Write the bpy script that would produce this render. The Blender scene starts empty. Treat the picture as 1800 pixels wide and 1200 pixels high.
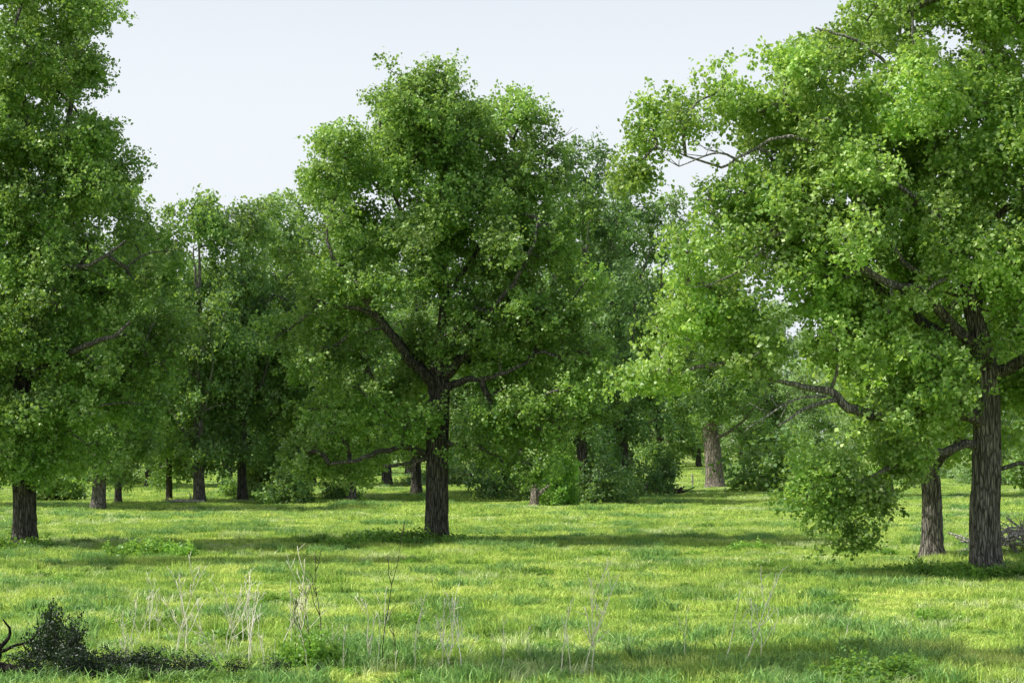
import bpy, math, random
import numpy as np
from mathutils import Vector, Quaternion

rng = np.random.default_rng(7)
random.seed(7)
scene = bpy.context.scene
COL = scene.collection

# ------------------------------------------------------------------ helpers
def gz(x, y):
    return 0.05*np.sin(x*0.21+1.3)*np.cos(y*0.13) + 0.03*np.sin(x*0.53+y*0.37)

def link(o):
    COL.objects.link(o); return o

def mesh_arrays(name, V, F, attrs=None, smooth=False):
    me = bpy.data.meshes.new(name)
    V = np.asarray(V, dtype=np.float32); F = np.asarray(F, dtype=np.int32)
    n = F.shape[1]
    me.vertices.add(len(V)); me.vertices.foreach_set("co", V.ravel())
    me.loops.add(F.size); me.loops.foreach_set("vertex_index", F.ravel())
    me.polygons.add(len(F)); me.polygons.foreach_set("loop_start", np.arange(0, F.size, n, dtype=np.int32))
    me.update(calc_edges=True)
    if smooth:
        me.polygons.foreach_set("use_smooth", np.ones(len(F), dtype=bool))
    if attrs:
        for k, (dom, arr) in attrs.items():
            a = me.attributes.new(k, 'FLOAT', dom)
            a.data.foreach_set("value", np.asarray(arr, dtype=np.float32))
    return me

def norm(a):
    return a/np.maximum(np.linalg.norm(a, axis=-1, keepdims=True), 1e-9)

# ------------------------------------------------------------------ materials
def nm(name):
    m = bpy.data.materials.new(name); m.use_nodes = True
    nt = m.node_tree; nt.nodes.clear()
    return m, nt, nt.nodes, nt.links

def leaf_mat(name, dark, mid, light, trans=0.35, tcol=(0.44, 0.66, 0.09), rough=0.45):
    m, nt, N, L = nm(name)
    at = N.new("ShaderNodeAttribute"); at.attribute_name = "var"
    ramp = N.new("ShaderNodeValToRGB")
    ramp.color_ramp.elements[0].color = (*dark, 1); ramp.color_ramp.elements[1].color = (*light, 1)
    ramp.color_ramp.elements[0].position = 0.18; ramp.color_ramp.elements[1].position = 0.80
    e = ramp.color_ramp.elements.new(0.5); e.color = (*mid, 1)
    L.new(at.outputs["Fac"], ramp.inputs[0])
    geo = N.new("ShaderNodeNewGeometry")
    noi = N.new("ShaderNodeTexNoise"); noi.inputs["Scale"].default_value = 0.35; noi.inputs["Detail"].default_value = 2
    L.new(geo.outputs["Position"], noi.inputs["Vector"])
    mr = N.new("ShaderNodeMapRange"); mr.inputs[1].default_value = 0.3; mr.inputs[2].default_value = 0.7
    mr.inputs[3].default_value = 0.68; mr.inputs[4].default_value = 1.32
    L.new(noi.outputs["Fac"], mr.inputs[0])
    hs = N.new("ShaderNodeHueSaturation")
    L.new(ramp.outputs[0], hs.inputs["Color"]); L.new(mr.outputs[0], hs.inputs["Value"])
    p = N.new("ShaderNodeBsdfPrincipled"); p.inputs["Roughness"].default_value = rough
    p.inputs["Specular IOR Level"].default_value = 0.5
    L.new(hs.outputs[0], p.inputs["Base Color"])
    t = N.new("ShaderNodeBsdfTranslucent")
    hs2 = N.new("ShaderNodeHueSaturation"); hs2.inputs["Color"].default_value = (*tcol, 1)
    L.new(mr.outputs[0], hs2.inputs["Value"]); L.new(hs2.outputs[0], t.inputs["Color"])
    mx = N.new("ShaderNodeMixShader"); mx.inputs[0].default_value = trans
    L.new(p.outputs[0], mx.inputs[1]); L.new(t.outputs[0], mx.inputs[2])
    o = N.new("ShaderNodeOutputMaterial"); L.new(mx.outputs[0], o.inputs[0])
    return m

def bark_mat(name, dark, light, thin):
    m, nt, N, L = nm(name)
    tc = N.new("ShaderNodeTexCoord")
    mp = N.new("ShaderNodeMapping"); mp.inputs["Scale"].default_value = (1, 1, 0.16)
    L.new(tc.outputs["Object"], mp.inputs[0])
    n1 = N.new("ShaderNodeTexNoise"); n1.inputs["Scale"].default_value = 11; n1.inputs["Detail"].default_value = 6
    n1.inputs["Roughness"].default_value = 0.65
    L.new(mp.outputs[0], n1.inputs["Vector"])
    v = N.new("ShaderNodeTexVoronoi"); v.inputs["Scale"].default_value = 13; v.feature = 'DISTANCE_TO_EDGE'
    L.new(mp.outputs[0], v.inputs["Vector"])
    r = N.new("ShaderNodeValToRGB"); r.color_ramp.elements[0].position = 0.36; r.color_ramp.elements[1].position = 0.66
    r.color_ramp.elements[0].color = (*dark, 1); r.color_ramp.elements[1].color = (*light, 1)
    L.new(n1.outputs["Fac"], r.inputs[0])
    at = N.new("ShaderNodeAttribute"); at.attribute_name = "thin"
    mix = N.new("ShaderNodeMix"); mix.data_type = 'RGBA'
    L.new(at.outputs["Fac"], mix.inputs[0]); L.new(r.outputs[0], mix.inputs[6]); mix.inputs[7].default_value = (*thin, 1)
    mul = N.new("ShaderNodeMix"); mul.data_type = 'RGBA'; mul.blend_type = 'MULTIPLY'; mul.inputs[0].default_value = 0.75
    r2 = N.new("ShaderNodeValToRGB"); r2.color_ramp.elements[1].position = 0.16; r2.color_ramp.elements[0].color = (0.2, 0.2, 0.2, 1)
    L.new(v.outputs["Distance"], r2.inputs[0])
    L.new(mix.outputs[2], mul.inputs[6]); L.new(r2.outputs[0], mul.inputs[7])
    add = N.new("ShaderNodeMath"); add.operation = 'MULTIPLY_ADD'; add.inputs[1].default_value = 1.2
    L.new(r2.outputs[0], add.inputs[0]); L.new(n1.outputs["Fac"], add.inputs[2])
    b = N.new("ShaderNodeBump"); b.inputs["Strength"].default_value = 0.9; b.inputs["Distance"].default_value = 0.06
    L.new(add.outputs[0], b.inputs["Height"])
    p = N.new("ShaderNodeBsdfPrincipled"); p.inputs["Roughness"].default_value = 0.9
    p.inputs["Specular IOR Level"].default_value = 0.15
    L.new(mul.outputs[2], p.inputs["Base Color"]); L.new(b.outputs[0], p.inputs["Normal"])
    o = N.new("ShaderNodeOutputMaterial"); L.new(p.outputs[0], o.inputs[0])
    return m

def plain_mat(name, a_, b_, rough=.8):
    m, nt, N, L = nm(name)
    geo = N.new("ShaderNodeNewGeometry"); n1 = N.new("ShaderNodeTexNoise"); n1.inputs["Scale"].default_value = 9
    L.new(geo.outputs["Position"], n1.inputs["Vector"]); r = N.new("ShaderNodeValToRGB")
    r.color_ramp.elements[0].position = .35; r.color_ramp.elements[1].position = .65
    r.color_ramp.elements[0].color = (*a_, 1); r.color_ramp.elements[1].color = (*b_, 1); L.new(n1.outputs["Fac"], r.inputs[0])
    p = N.new("ShaderNodeBsdfPrincipled"); p.inputs["Roughness"].default_value = rough; L.new(r.outputs[0], p.inputs["Base Color"])
    o = N.new("ShaderNodeOutputMaterial"); L.new(p.outputs[0], o.inputs[0]); return m

LEAF = leaf_mat("cottonwood_leaf", (0.03, 0.09, 0.02), (0.165, 0.315, 0.065), (0.52, 0.68, 0.25))
LEAF_R = leaf_mat("cottonwood_leaf_pale", (0.042, 0.12, 0.024), (0.225, 0.39, 0.08), (0.60, 0.75, 0.29), tcol=(0.54, 0.76, 0.11), trans=.38)
LEAF_B = leaf_mat("woodland_leaf", (0.04, 0.095, 0.035), (0.15, 0.28, 0.085), (0.38, 0.51, 0.22), rough=0.55)
LEAF_DK = leaf_mat("woodland_leaf_painted_shade", (0.03, 0.08, 0.028), (0.105, 0.215, 0.065), (0.28, 0.41, 0.16), rough=0.55, trans=.3, tcol=(.32, .52, .08))  # darker copy of the woodland leaf; deep crown shade is in the colour
LEAF_FAR = leaf_mat("far_leaf_painted_haze", (0.15, 0.25, 0.12), (0.27, 0.39, 0.19), (0.40, 0.52, 0.28), rough=0.7)  # paler leaf copy; distance haze is painted into the colour
LEAF_W = leaf_mat("weed_leaf", (0.05, 0.14, 0.025), (0.14, 0.30, 0.04), (0.30, 0.52, 0.08), trans=.34)
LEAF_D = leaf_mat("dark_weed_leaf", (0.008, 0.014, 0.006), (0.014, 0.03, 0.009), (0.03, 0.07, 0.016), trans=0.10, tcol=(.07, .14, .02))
BARK = bark_mat("furrowed_bark", (0.05, 0.044, 0.038), (0.21, 0.19, 0.165), (0.27, 0.25, 0.22))
BARK_R = bark_mat("grey_furrowed_bark", (0.085, 0.075, 0.066), (0.38, 0.345, 0.305), (0.40, 0.38, 0.34))
BARK_T = bark_mat("tan_rough_bark", (0.13, 0.11, 0.09), (0.50, 0.43, 0.35), (0.40, 0.36, 0.30))
BARK_L = bark_mat("weathered_pale_wood", (0.40, 0.36, 0.32), (0.74, 0.69, 0.62), (0.74, 0.69, 0.62))
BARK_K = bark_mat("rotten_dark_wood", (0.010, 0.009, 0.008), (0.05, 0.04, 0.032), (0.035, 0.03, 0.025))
STALK = plain_mat("dry_straw", (0.78, 0.70, 0.52), (0.92, 0.87, 0.74))
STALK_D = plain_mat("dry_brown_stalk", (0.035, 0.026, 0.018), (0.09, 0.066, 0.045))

# ------------------------------------------------------------------ tubes
class Wood:
    def __init__(s): s.V=[]; s.F=[]; s.T=[]; s.n=0
    def tube(s, P, R, sides=6, furrow=0.0, seed=0):
        P = np.asarray(P, float); R = np.asarray(R, float)
        T = np.gradient(P, axis=0); T = norm(T)
        ref = np.array([0.0, 1.0, 0.0]) if abs(T[0][1]) < 0.9 else np.array([1.0, 0, 0])
        U = []
        u = ref
        for t in T:
            u = u - t*np.dot(u, t); u = u/max(np.linalg.norm(u), 1e-6); U.append(u)
        U = np.array(U); W = np.cross(T, U)
        a = np.linspace(0, 2*np.pi, sides, endpoint=False)
        rr = R[:, None]*np.ones((1, sides))
        if furrow > 0:
            ar = np.cumsum(np.r_[0, np.linalg.norm(np.diff(P, axis=0), axis=1)])[:, None]
            g = np.sin(a*5+seed+np.sin(ar*0.9+seed)*1.2)*0.5 + np.sin(a*11+seed*2+np.sin(ar*1.7)*1.5)*0.5 \
                + 0.5*np.sin(a*3+seed*1.7)
            rr = rr*(1+furrow*g)
            rr = rr*(1+0.03*rng.standard_normal(rr.shape)*min(1, furrow*15))
        ring = P[:, None, :] + rr[:, :, None]*(np.cos(a)[None, :, None]*U[:, None, :] + np.sin(a)[None, :, None]*W[:, None, :])
        k = len(P)
        s.V.append(ring.reshape(-1, 3))
        thin = np.clip(1-(R-0.02)/0.12, 0, 1)
        s.T.append(np.repeat(thin, sides))
        i = np.arange(k-1)[:, None]*sides; j = np.arange(sides)[None, :]; j2 = (j+1) % sides
        f = np.stack([i+j, i+j2, i+sides+j2, i+sides+j], -1).reshape(-1, 4) + s.n
        s.F.append(f); s.n += k*sides
        c = np.vstack([P[-1]+T[-1]*R[-1]*0.5, P[0]-T[0]*R[0]*0.1])
        s.V.append(c); s.T.append(np.array([thin[-1], thin[0]]))
        ct = s.n; cb = s.n+1; s.n += 2
        base = ct - sides
        jj = np.arange(0, sides, 2)
        s.F.append(np.stack([base+jj, base+(jj+1) % sides, base+(jj+2) % sides, np.full_like(jj, ct)], -1))
        b0 = ct - k*sides
        s.F.append(np.stack([b0+(jj+2) % sides, b0+(jj+1) % sides, b0+jj, np.full_like(jj, cb)], -1))
    def mesh(s, name):
        return mesh_arrays(name, np.vstack(s.V), np.vstack(s.F), {"thin": ('POINT', np.concatenate(s.T))}, smooth=True)

def catmull(pts, step=0.3):
    p = np.asarray(pts, float)
    if len(p) < 2: return p
    q = np.vstack([2*p[0]-p[1], p, 2*p[-1]-p[-2]])
    out = []
    for i in range(1, len(q)-2):
        n = max(2, int(np.linalg.norm(q[i+1][:3]-q[i][:3])/step))
        for t in np.arange(n)/n:
            out.append(0.5*((2*q[i])+(-q[i-1]+q[i+1])*t+(2*q[i-1]-5*q[i]+4*q[i+1]-q[i+2])*t*t+(-q[i-1]+3*q[i]-3*q[i+1]+q[i+2])*t**3))
    out.append(q[-2]); return np.array(out)

def leaf_mesh(name, C, OUT, size, per, sprigs, spread, clvar):
    n = len(C)
    sc = np.repeat(C, sprigs, 0) + rng.standard_normal((n*sprigs, 3))*spread*np.array([1, 1, 0.8])
    so = np.repeat(OUT, sprigs, 0)
    sd = norm(rng.standard_normal((n*sprigs, 3))*0.8 + so*0.7 + np.array([0, 0, 0.1]))
    sv = np.repeat(clvar, sprigs) * 0.6 + rng.random(n*sprigs)*0.4
    M = n*sprigs*per
    t = rng.random(M)[:, None]
    P = np.repeat(sc, per, 0) + np.repeat(sd, per, 0)*t*spread*1.3 + rng.standard_normal((M, 3))*size*0.6
    nn = norm(rng.standard_normal((M, 3)) + np.array([0, 0, 0.45]) + np.repeat(so, per, 0)*0.45)
    d = norm(rng.standard_normal((M, 3)) + np.array([0, 0, -0.5]))
    u = norm(d - nn*np.sum(d*nn, 1, keepdims=True)); v = np.cross(nn, u)
    s = size*(0.6+0.6*rng.random(M))[:, None]
    V = np.stack([P-u*s*0.5, P+v*s*0.46-u*s*0.12+nn*s*0.12, P+u*s*0.55, P-v*s*0.46-u*s*0.12+nn*s*0.12], 1).reshape(-1, 3)
    V[:, 2] = np.maximum(V[:, 2], 0.02)
    F = np.arange(M*4).reshape(-1, 4)
    var = np.clip(np.repeat(sv, per)*0.55 + rng.random(M)*0.45, 0, 1)
    return mesh_arrays(name, V, F, {"var": ('FACE', var)})

def build_tree(limbs, lobes, leaf, density=1.0, per=12, sprigs=8, spread=0.3, twig=0.010, attach_min=2.0,
               ball=1.0, gap=0.0, furrow=0.05, bare=(), zmin=0.35):
    wood = Wood(); nodes = []
    for li, l in enumerate(limbs):
        c = catmull(l, 0.22)
        c = c.copy()
        if li > 0:
            k = len(c); w = np.cumsum(rng.standard_normal((k, 3))*0.035, 0); w -= w[0]
            c[:, :3] += w
        if li == 0:
            z = c[:, 2]; c[:, 3] *= 1+0.45*np.exp(-np.maximum(z, 0)/0.28)
            c[0, 2] = -0.15
        sides = 26 if c[:, 3].max() > 0.3 else (14 if c[:, 3].max() > 0.15 else 8)
        wood.tube(c[:, :3], c[:, 3], sides, furrow if c[:, 3].max() > 0.12 else 0.02, seed=li*1.3+0.5)
        nodes += [p for p in c[:, :3] if p[2] > attach_min]
    nodes = np.array(nodes); nbase = len(nodes)
    balls = []; brad = []; bout = []
    for (x, y, z, rx, ry, rz) in lobes:
        R = np.array([rx, ry, rz]); area = (rx*ry*rz)**(2/3)
        nb = max(2, int(area*2.3*density/ball**2))
        d = norm(rng.standard_normal((nb, 3)))
        rad = (0.35+0.6*rng.random((nb, 1))**0.6)
        balls.append(np.array([x, y, z]) + d*R*rad*0.88); brad.append(ball*(0.45+0.55*rng.random(nb))); bout.append(d)
    balls = np.vstack(balls); brad = np.concatenate(brad); bout = np.vstack(bout)
    keep = rng.random(len(balls)) > gap
    balls, brad, bout = balls[keep], brad[keep], bout[keep]
    cl = []; co = []; cv = []
    for b, r, o in zip(balls, brad, bout):
        k = max(3, int(7*r*r/(ball*ball)*1.4)+2)
        d = norm(rng.standard_normal((k, 3))+o*0.4)
        cl.append(b + d*r*(0.3+0.7*rng.random((k, 1)))*np.array([1.1, 1.1, 0.75]))
        co.append(norm(d+o*0.5)); cv.append(np.full(k, rng.random())*0.6+rng.random(k)*0.4)
    C = np.vstack(cl); CO = np.vstack(co); CV = np.concatenate(cv)
    ok = C[:, 2] > zmin
    C, CO, CV = C[ok], CO[ok], CV[ok]
    targets = list(balls[np.argsort([np.min(np.linalg.norm(nodes-b, axis=1)) for b in balls])]) + list(C)
    cap = nbase + len(targets)*4 + 10
    NP = np.zeros((cap, 3)); NP[:nbase] = nodes; PAR = -np.ones(cap, int); LOAD = np.zeros(cap)
    n = nbase; chains = []
    for tgt in targets:
        dv = NP[:n]-tgt
        dist = np.sqrt((dv**2).sum(1)) + 0.35*np.maximum(dv[:, 2], 0)
        j = int(np.argmin(dist)); a = NP[j].copy(); ln = np.linalg.norm(tgt-a)
        if ln < 0.05: continue
        steps = 3 if ln > 0.5 else 2
        idx = [j]
        prev = j
        for s_ in range(1, steps+1):
            t = s_/steps
            p = a+(tgt-a)*t + (np.array([0, 0, 0.10*ln*math.sin(math.pi*t)]) + rng.standard_normal(3)*0.05*ln*(0 if s_ == steps else 1))
            NP[n] = p; PAR[n] = prev; prev = n; idx.append(n); n += 1
        chains.append(idx)
        k = prev
        while k >= nbase and k >= 0:
            LOAD[k] += 1; k = PAR[k]
    for idx in chains:
        P = NP[idx]; R = np.array([0.004+twig*max(LOAD[i], 1)**0.5 for i in idx]); R[0] = R[1]
        wood.tube(P, R, 5 if R[1] > 0.03 else 4)
    for b in bare:
        c = catmull(b, 0.2); wood.tube(c[:, :3], c[:, 3], 6)
        for _ in range(9):
            i = rng.integers(len(c)//3, len(c)); a = c[i, :3]; d = norm(rng.standard_normal(3)*0.6+(c[-1, :3]-c[0, :3])/3+np.array([0, 0, 0.3]))
            L_ = 0.3+rng.random()*0.7
            q = np.array([a, a+d*L_*0.5+rng.standard_normal(3)*0.06, a+d*L_+np.array([0, 0, 0.1])])
            wood.tube(q, [0.014, 0.010, 0.005], 4)
    return wood.mesh("trunk_mesh"), leaf_mesh("crown_mesh", C, CO, leaf, per, sprigs, spread, CV), float(np.percentile(C[:, 2], 99.5))

def tree_object(name, wm, lm, bark, leafm, loc, rot=0, scl=1, label="", category="tree", group=None, meta=None):
    e = bpy.data.objects.new(name, None); link(e)
    e.empty_display_size = 0.5
    e.location = (loc[0], loc[1], float(gz(loc[0], loc[1]))); e.rotation_euler = (0, 0, rot)
    e.scale = scl if hasattr(scl, "__len__") else (scl, scl, scl)
    if not wm.materials: wm.materials.append(bark)
    if not lm.materials: lm.materials.append(leafm)
    for nme, me in (("trunk", wm), ("crown", lm)):
        o = bpy.data.objects.new(nme, me); link(o); o.parent = e
    e["label"] = label; e["category"] = category
    if group: e["group"] = group
    return e

def L3(lst, k=1.15, add=0.8, cy=0.0):
    out = []
    for t in lst:
        x, z, rx, rz = t[:4]
        ry = rx*0.9+0.3
        out.append((x, -ry*0.75+cy, z, rx, ry, rz))
        out.append((x*0.92, ry*0.8+cy, z+0.1, rx*0.95, ry, rz))
    return out

# ------------------------------------------------------------------ central cottonwood
limbs = [
 [(0,0,0,.44),(.02,0,1.5,.42),(.04,0,3.3,.40),(.1,0,5,.39),(.1,0,6.1,.38),(.18,.1,7.4,.24),(.3,.2,9.2,.17),(.15,.1,11.5,.12),(.35,.1,14,.08),(.3,0,16.2,.04)],
 [(.05,-.1,5.7,.23),(-.6,-.6,6.4,.18),(-1.4,-1.3,7.3,.135),(-2.4,-1.9,8.2,.10),(-3.4,-2.2,8.45,.075),(-4.6,-2.2,8.9,.04)],
 [(-1.2,-1.1,7.0,.12),(-1.9,-1.8,8.0,.095),(-2.7,-2.2,9.1,.08),(-3.4,-2.3,10.1,.065),(-3.6,-2.1,11.4,.05),(-3.3,-1.6,13.0,.03)],
 [(.1,0,5.9,.22),(.75,-.5,6.5,.17),(1.4,-1.1,7.1,.12),(2.1,-1.6,8.3,.09),(3.0,-1.9,9.4,.07),(3.6,-1.8,11.5,.05)],
 [(.1,0,5.5,.18),(.9,-.7,5.95,.13),(1.9,-1.5,6.0,.09),(3.2,-2,6.4,.05)],
 [(0,0,3.2,.14),(-.6,-.5,3.4,.12),(-1.4,-1.2,3.5,.10),(-2.5,-1.9,3.2,.08),(-3.6,-2.2,3.1,.05)],
 [(-.1,-.1,3.3,.1),(-.9,-.9,3.1,.07),(-1.9,-1.6,2.95,.05)],
 [(.1,.1,6,.22),(.3,1.4,7,.17),(.8,2.8,8.6,.12),(1.2,3.5,11,.07)],
 [(.1,.1,5.8,.2),(-.8,1.3,7,.15),(-1.9,2.4,9,.1),(-2.4,2.8,12,.06)],
 [(.22,.2,8.4,.12),(1.1,.2,10.3,.09),(1.9,0,12.5,.07),(2.6,0,14.6,.04)],
 [(.22,.2,9,.11),(-.8,0,11,.08),(-1.8,0,13.2,.06),(-2.2,0,15.2,.04)],
]
lob = L3([(0.5,16.6,1.1,1.1),(0.2,15.2,1.9,1.5),(-1.5,15.6,1.5,1.3),(1.8,15.6,1.3,1.2),(-3.3,14.6,1.2,1.1),(2.8,14.9,1.0,1.3),(-3.3,13.1,1.6,1.6),(-1.6,14.0,1.5,1.5),(2.3,13.4,1.9,1.9),(3.6,13.4,1.2,1.4),(0,13.2,1.8,1.8),
          (-3.5,10.8,1.8,1.7),(-3.8,9.2,1.8,1.4),(2.9,10.6,2.0,1.9),(4.1,11.6,1.4,1.4),(4.5,9.3,1.6,1.5),(-4.0,7.5,1.9,1.4),(3.6,7.6,2.2,1.6),(4.9,6.8,1.6,1.5),(-3.8,5.4,2.0,1.5),(3.6,5.2,2.4,1.5),(-0.6,10.8,1.9,1.7),
          (-3.1,3.5,1.7,1.0),(3.1,3.4,2.1,1.1),(-4.3,3.2,1.0,1.0)]) + [(0.3,-1.9,9.0,1.5,1,1.2),(1.8,-2,5.2,1.1,1,1.0),(-2.4,-2,5.4,1.1,1,.9),(1.0,-1.7,4.0,.8,.8,.8),(-1.3,-2.0,10.2,1.2,.9,.9),(-1.6,1,4.4,1.1,1,1),
          (1.9,-2.2,8.2,1.0,.8,.8),(.5,-2.2,7.7,.8,.7,.6),(-1.2,-2.4,8.7,.9,.7,.6),(-3.0,-2.8,9.3,.8,.6,.5),(-.9,-1.8,4.6,.6,.6,.5),(-.2,1.8,7.6,1.5,1.2,1.3),(-1.6,1.6,6.4,1.4,1.1,1.1),(1.8,1.8,7.4,1.3,1.1,1.2)]
wm, lm, _ = build_tree(limbs, lob, 0.125, density=1.0, per=12, sprigs=10, spread=0.25, gap=0.06,
    bare=[[(3.0,-.4,13.8,.025),(3.9,-.6,14.3,.018),(4.5,-.6,14.8,.01)],[(3.9,-.5,13.0,.025),(4.5,-.8,13.3,.018),(5.0,-.8,13.7,.01)]])
central = tree_object("cottonwood_tree", wm, lm, BARK, LEAF, (-2.76, 62.2),
   label="tall broad cottonwood with dark forked trunk in open meadow")

# ------------------------------------------------------------------ right cottonwood
limbs = [
 [(0,0,0,.43),(-.05,0,1.5,.42),(0,0,3.2,.40),(-.02,0,5.4,.36),(-.15,0,6.6,.28),(-.5,0,7.9,.21),(-.68,0,9.7,.15),(-.5,0,11.7,.10),(-.2,0,14.0,.07),(0,0,15.6,.04)],
 [(-.1,0,6.5,.19),(-1.2,-.8,7.0,.155),(-2.3,-1.5,7.8,.13),(-3.3,-2.0,8.0,.11),(-4.3,-2.4,8.7,.09),(-5.1,-2.6,9.25,.08),(-5.9,-2.6,9.4,.06),(-7.2,-2.5,8.8,.04)],
 [(-.45,0,7.8,.14),(-1.5,-.9,7.95,.11),(-2.5,-1.4,8.4,.08),(-3.4,-1.8,9.2,.06),(-4.5,-2.2,10.2,.04)],
 [(-.5,0,8.0,.13),(-1.3,-1.2,9.0,.10),(-1.8,-1.6,9.8,.08),(-2.8,-1.7,10.5,.07),(-4.3,-1.6,11.5,.055),(-5.8,-1.3,12,.05),(-7.2,-1,11.3,.04),(-8.2,-.9,11.5,.028),(-9.2,-.8,11.9,.015)],
 [(-.65,0,9.4,.13),(.3,-.5,10.3,.10),(1.2,-.8,11,.08),(2.4,-.8,13,.06)],
 [(-.05,0,4.3,.2),(-1.5,-1.0,4.8,.17),(-3.2,-1.8,4.5,.15),(-4.3,-2.2,4.6,.14),(-5.0,-2.3,5.2,.11),(-5.8,-2.3,5.4,.08),(-7.2,-2.2,5.8,.04)],
 [(-4.6,-2.2,4.9,.07),(-5.4,-2.5,4.75,.05),(-6.3,-2.7,4.3,.03)],
 [(-.1,0,3.7,.14),(-1.5,-.9,3.6,.11),(-2.3,-1.3,3.2,.09),(-3.6,-1.7,2.7,.06),(-4.8,-1.9,2.1,.03)],
 [(0,0,5.6,.2),(1.1,-.6,6.3,.16),(2.6,-1,7,.11),(4,-1,8,.06)],
 [(0,.1,6,.22),(.2,1.6,7.2,.17),(.4,3,9.5,.12),(.2,3.4,13,.06)],
 [(-.1,.1,6.2,.2),(-1.5,1.4,7.4,.15),(-3.5,2.4,9.5,.1),(-5.4,2.6,12,.06)],
 [(-.5,0,11.5,.10),(-1.8,-.3,13,.07),(-3.5,-.5,14.4,.05),(-5.2,-.6,15,.03)],
 [(-.6,0,10.2,.10),(-1.6,-.9,11.9,.07),(-2.3,-1.2,13.8,.05),(-2.6,-1.2,16,.03)],
]
lob = L3([(-2.2,16.6,2.4,1.8),(2.5,16.2,2.6,2.2),(0,18.4,2.2,1.5),(-4.9,14.6,1.5,1.4),(-2.2,13.6,1.9,1.6),(-4.9,12.9,1.5,1.0),(-.1,15.6,1.5,1.5),(.2,13.6,1.4,1.3)]) + \
 [(-8.3,-.8,13.1,1.5,1.4,1.0),(-9.2,-.8,12.6,.8,1,1.1),(-6.9,.6,13.0,1.2,1.5,1.1),(-6.2,-1,11.9,1.7,1.6,1.1),(-9.6,-.6,11.3,.5,.7,.5)] + \
 L3([(-3.6,11.8,1.8,1.5),(1.5,12.6,2.3,2.2),(3.4,10.6,1.9,2.2),(-3.6,9.9,1.7,1.1),(-1.0,11,1.5,1.7),(-5.4,10.6,1.5,1.1),(-5.0,8.2,1.4,.9),(-6.6,9.6,1.3,1.1)]) + \
 [(-6.6,-1.8,9.9,1.9,1.8,1.1),(-8.2,-1.8,9.4,1.3,1.4,1.0),(-8.7,-1.5,7.4,1.8,1.6,1.2),(-9.8,-1.5,6.7,1.1,1.1,.9),(-6.6,-1.8,7.3,2.0,1.8,1.3),
  (-10,-1.2,5.6,.7,.9,.6),(-8.2,-1.6,5.9,1.4,1.2,.7),(-6.6,-1.9,6.1,1.3,1.2,.5)] + \
 L3([(-4,6.7,1.6,1.1),(-1.9,6.0,1.4,.9),(2.5,8.5,2.2,1.9),(2.8,5.5,2.2,1.8),(1.4,7.8,1.2,1.3)]) + \
 [(.8,-2.0,9.4,1.3,1,1.4),(.0,-2.3,7.4,1.2,.9,1.0),(.7,-2.0,6.4,.9,.8,.8),(-.9,-2.3,8.9,1.1,.8,.8),(.2,-1.8,11.8,1.5,1,1.3),(-4.2,-2.4,11.0,1.3,.8,.7),(.6,-2,8.1,.9,.8,.8),(-2.4,1.8,8.6,1.8,1.2,1.4),(-.6,2.0,9.4,1.6,1.2,1.5),(-2.0,-2.6,9.6,1.1,.7,.7),(-2.2,-2.4,6.4,1.1,.8,.6),(-1.4,-1.8,12.6,1.3,.8,.9),(-1.9,-2.5,8.0,.8,.6,.4),(-4.4,-3.2,9.3,.8,.6,.4)] + \
 [(-2.2,-2.4,4.9,1.3,.9,.6),(-3.2,-2.8,4.5,.8,.8,.6)] + \
 [(-2.9,-1.4,4.4,1.4,1.3,1.0),(-1.8,-1.3,4.9,.9,1.1,.7),(-3.3,-1.6,3.1,1.3,1.1,.7),(-4.6,-2.2,2.3,1.0,.9,.7),(-4.7,-2.2,1.5,.8,.8,.55),(-2.3,-1.4,3.1,.8,.9,.5),(-3.8,-2.2,2.3,.7,.8,.6),(-4.0,-2.2,3.4,1.2,.9,.7),(-4.9,-2.3,3.1,.7,.7,.5),(-5.4,-2.2,1.8,.4,.5,.4),
  (1.4,-.6,3.6,1,1.2,.9),(2.4,-.5,2.6,1.1,1.2,1)]
wm, lm, _ = build_tree(limbs, lob, 0.125, density=0.98, per=12, sprigs=9, spread=0.24, gap=0.09, ball=0.9, attach_min=2.0, twig=.010, zmin=.7,
    bare=[[(-7.0,-1.6,11.3,.04),(-7.8,-2.0,11.6,.03),(-8.9,-2.2,11.2,.015)],[(-6.6,-2.4,9.0,.04),(-7.4,-2.8,8.3,.03),(-8.3,-3,7.9,.015)],
          [(-5.0,-2.6,5.0,.05),(-5.9,-2.9,4.9,.03),(-6.9,-3,4.3,.015)]])
right = tree_object("cottonwood_tree", wm, lm, BARK_R, LEAF_R, (13.4, 48.2),
   label="large spreading cottonwood with furrowed grey trunk and long crooked limbs")

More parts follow.
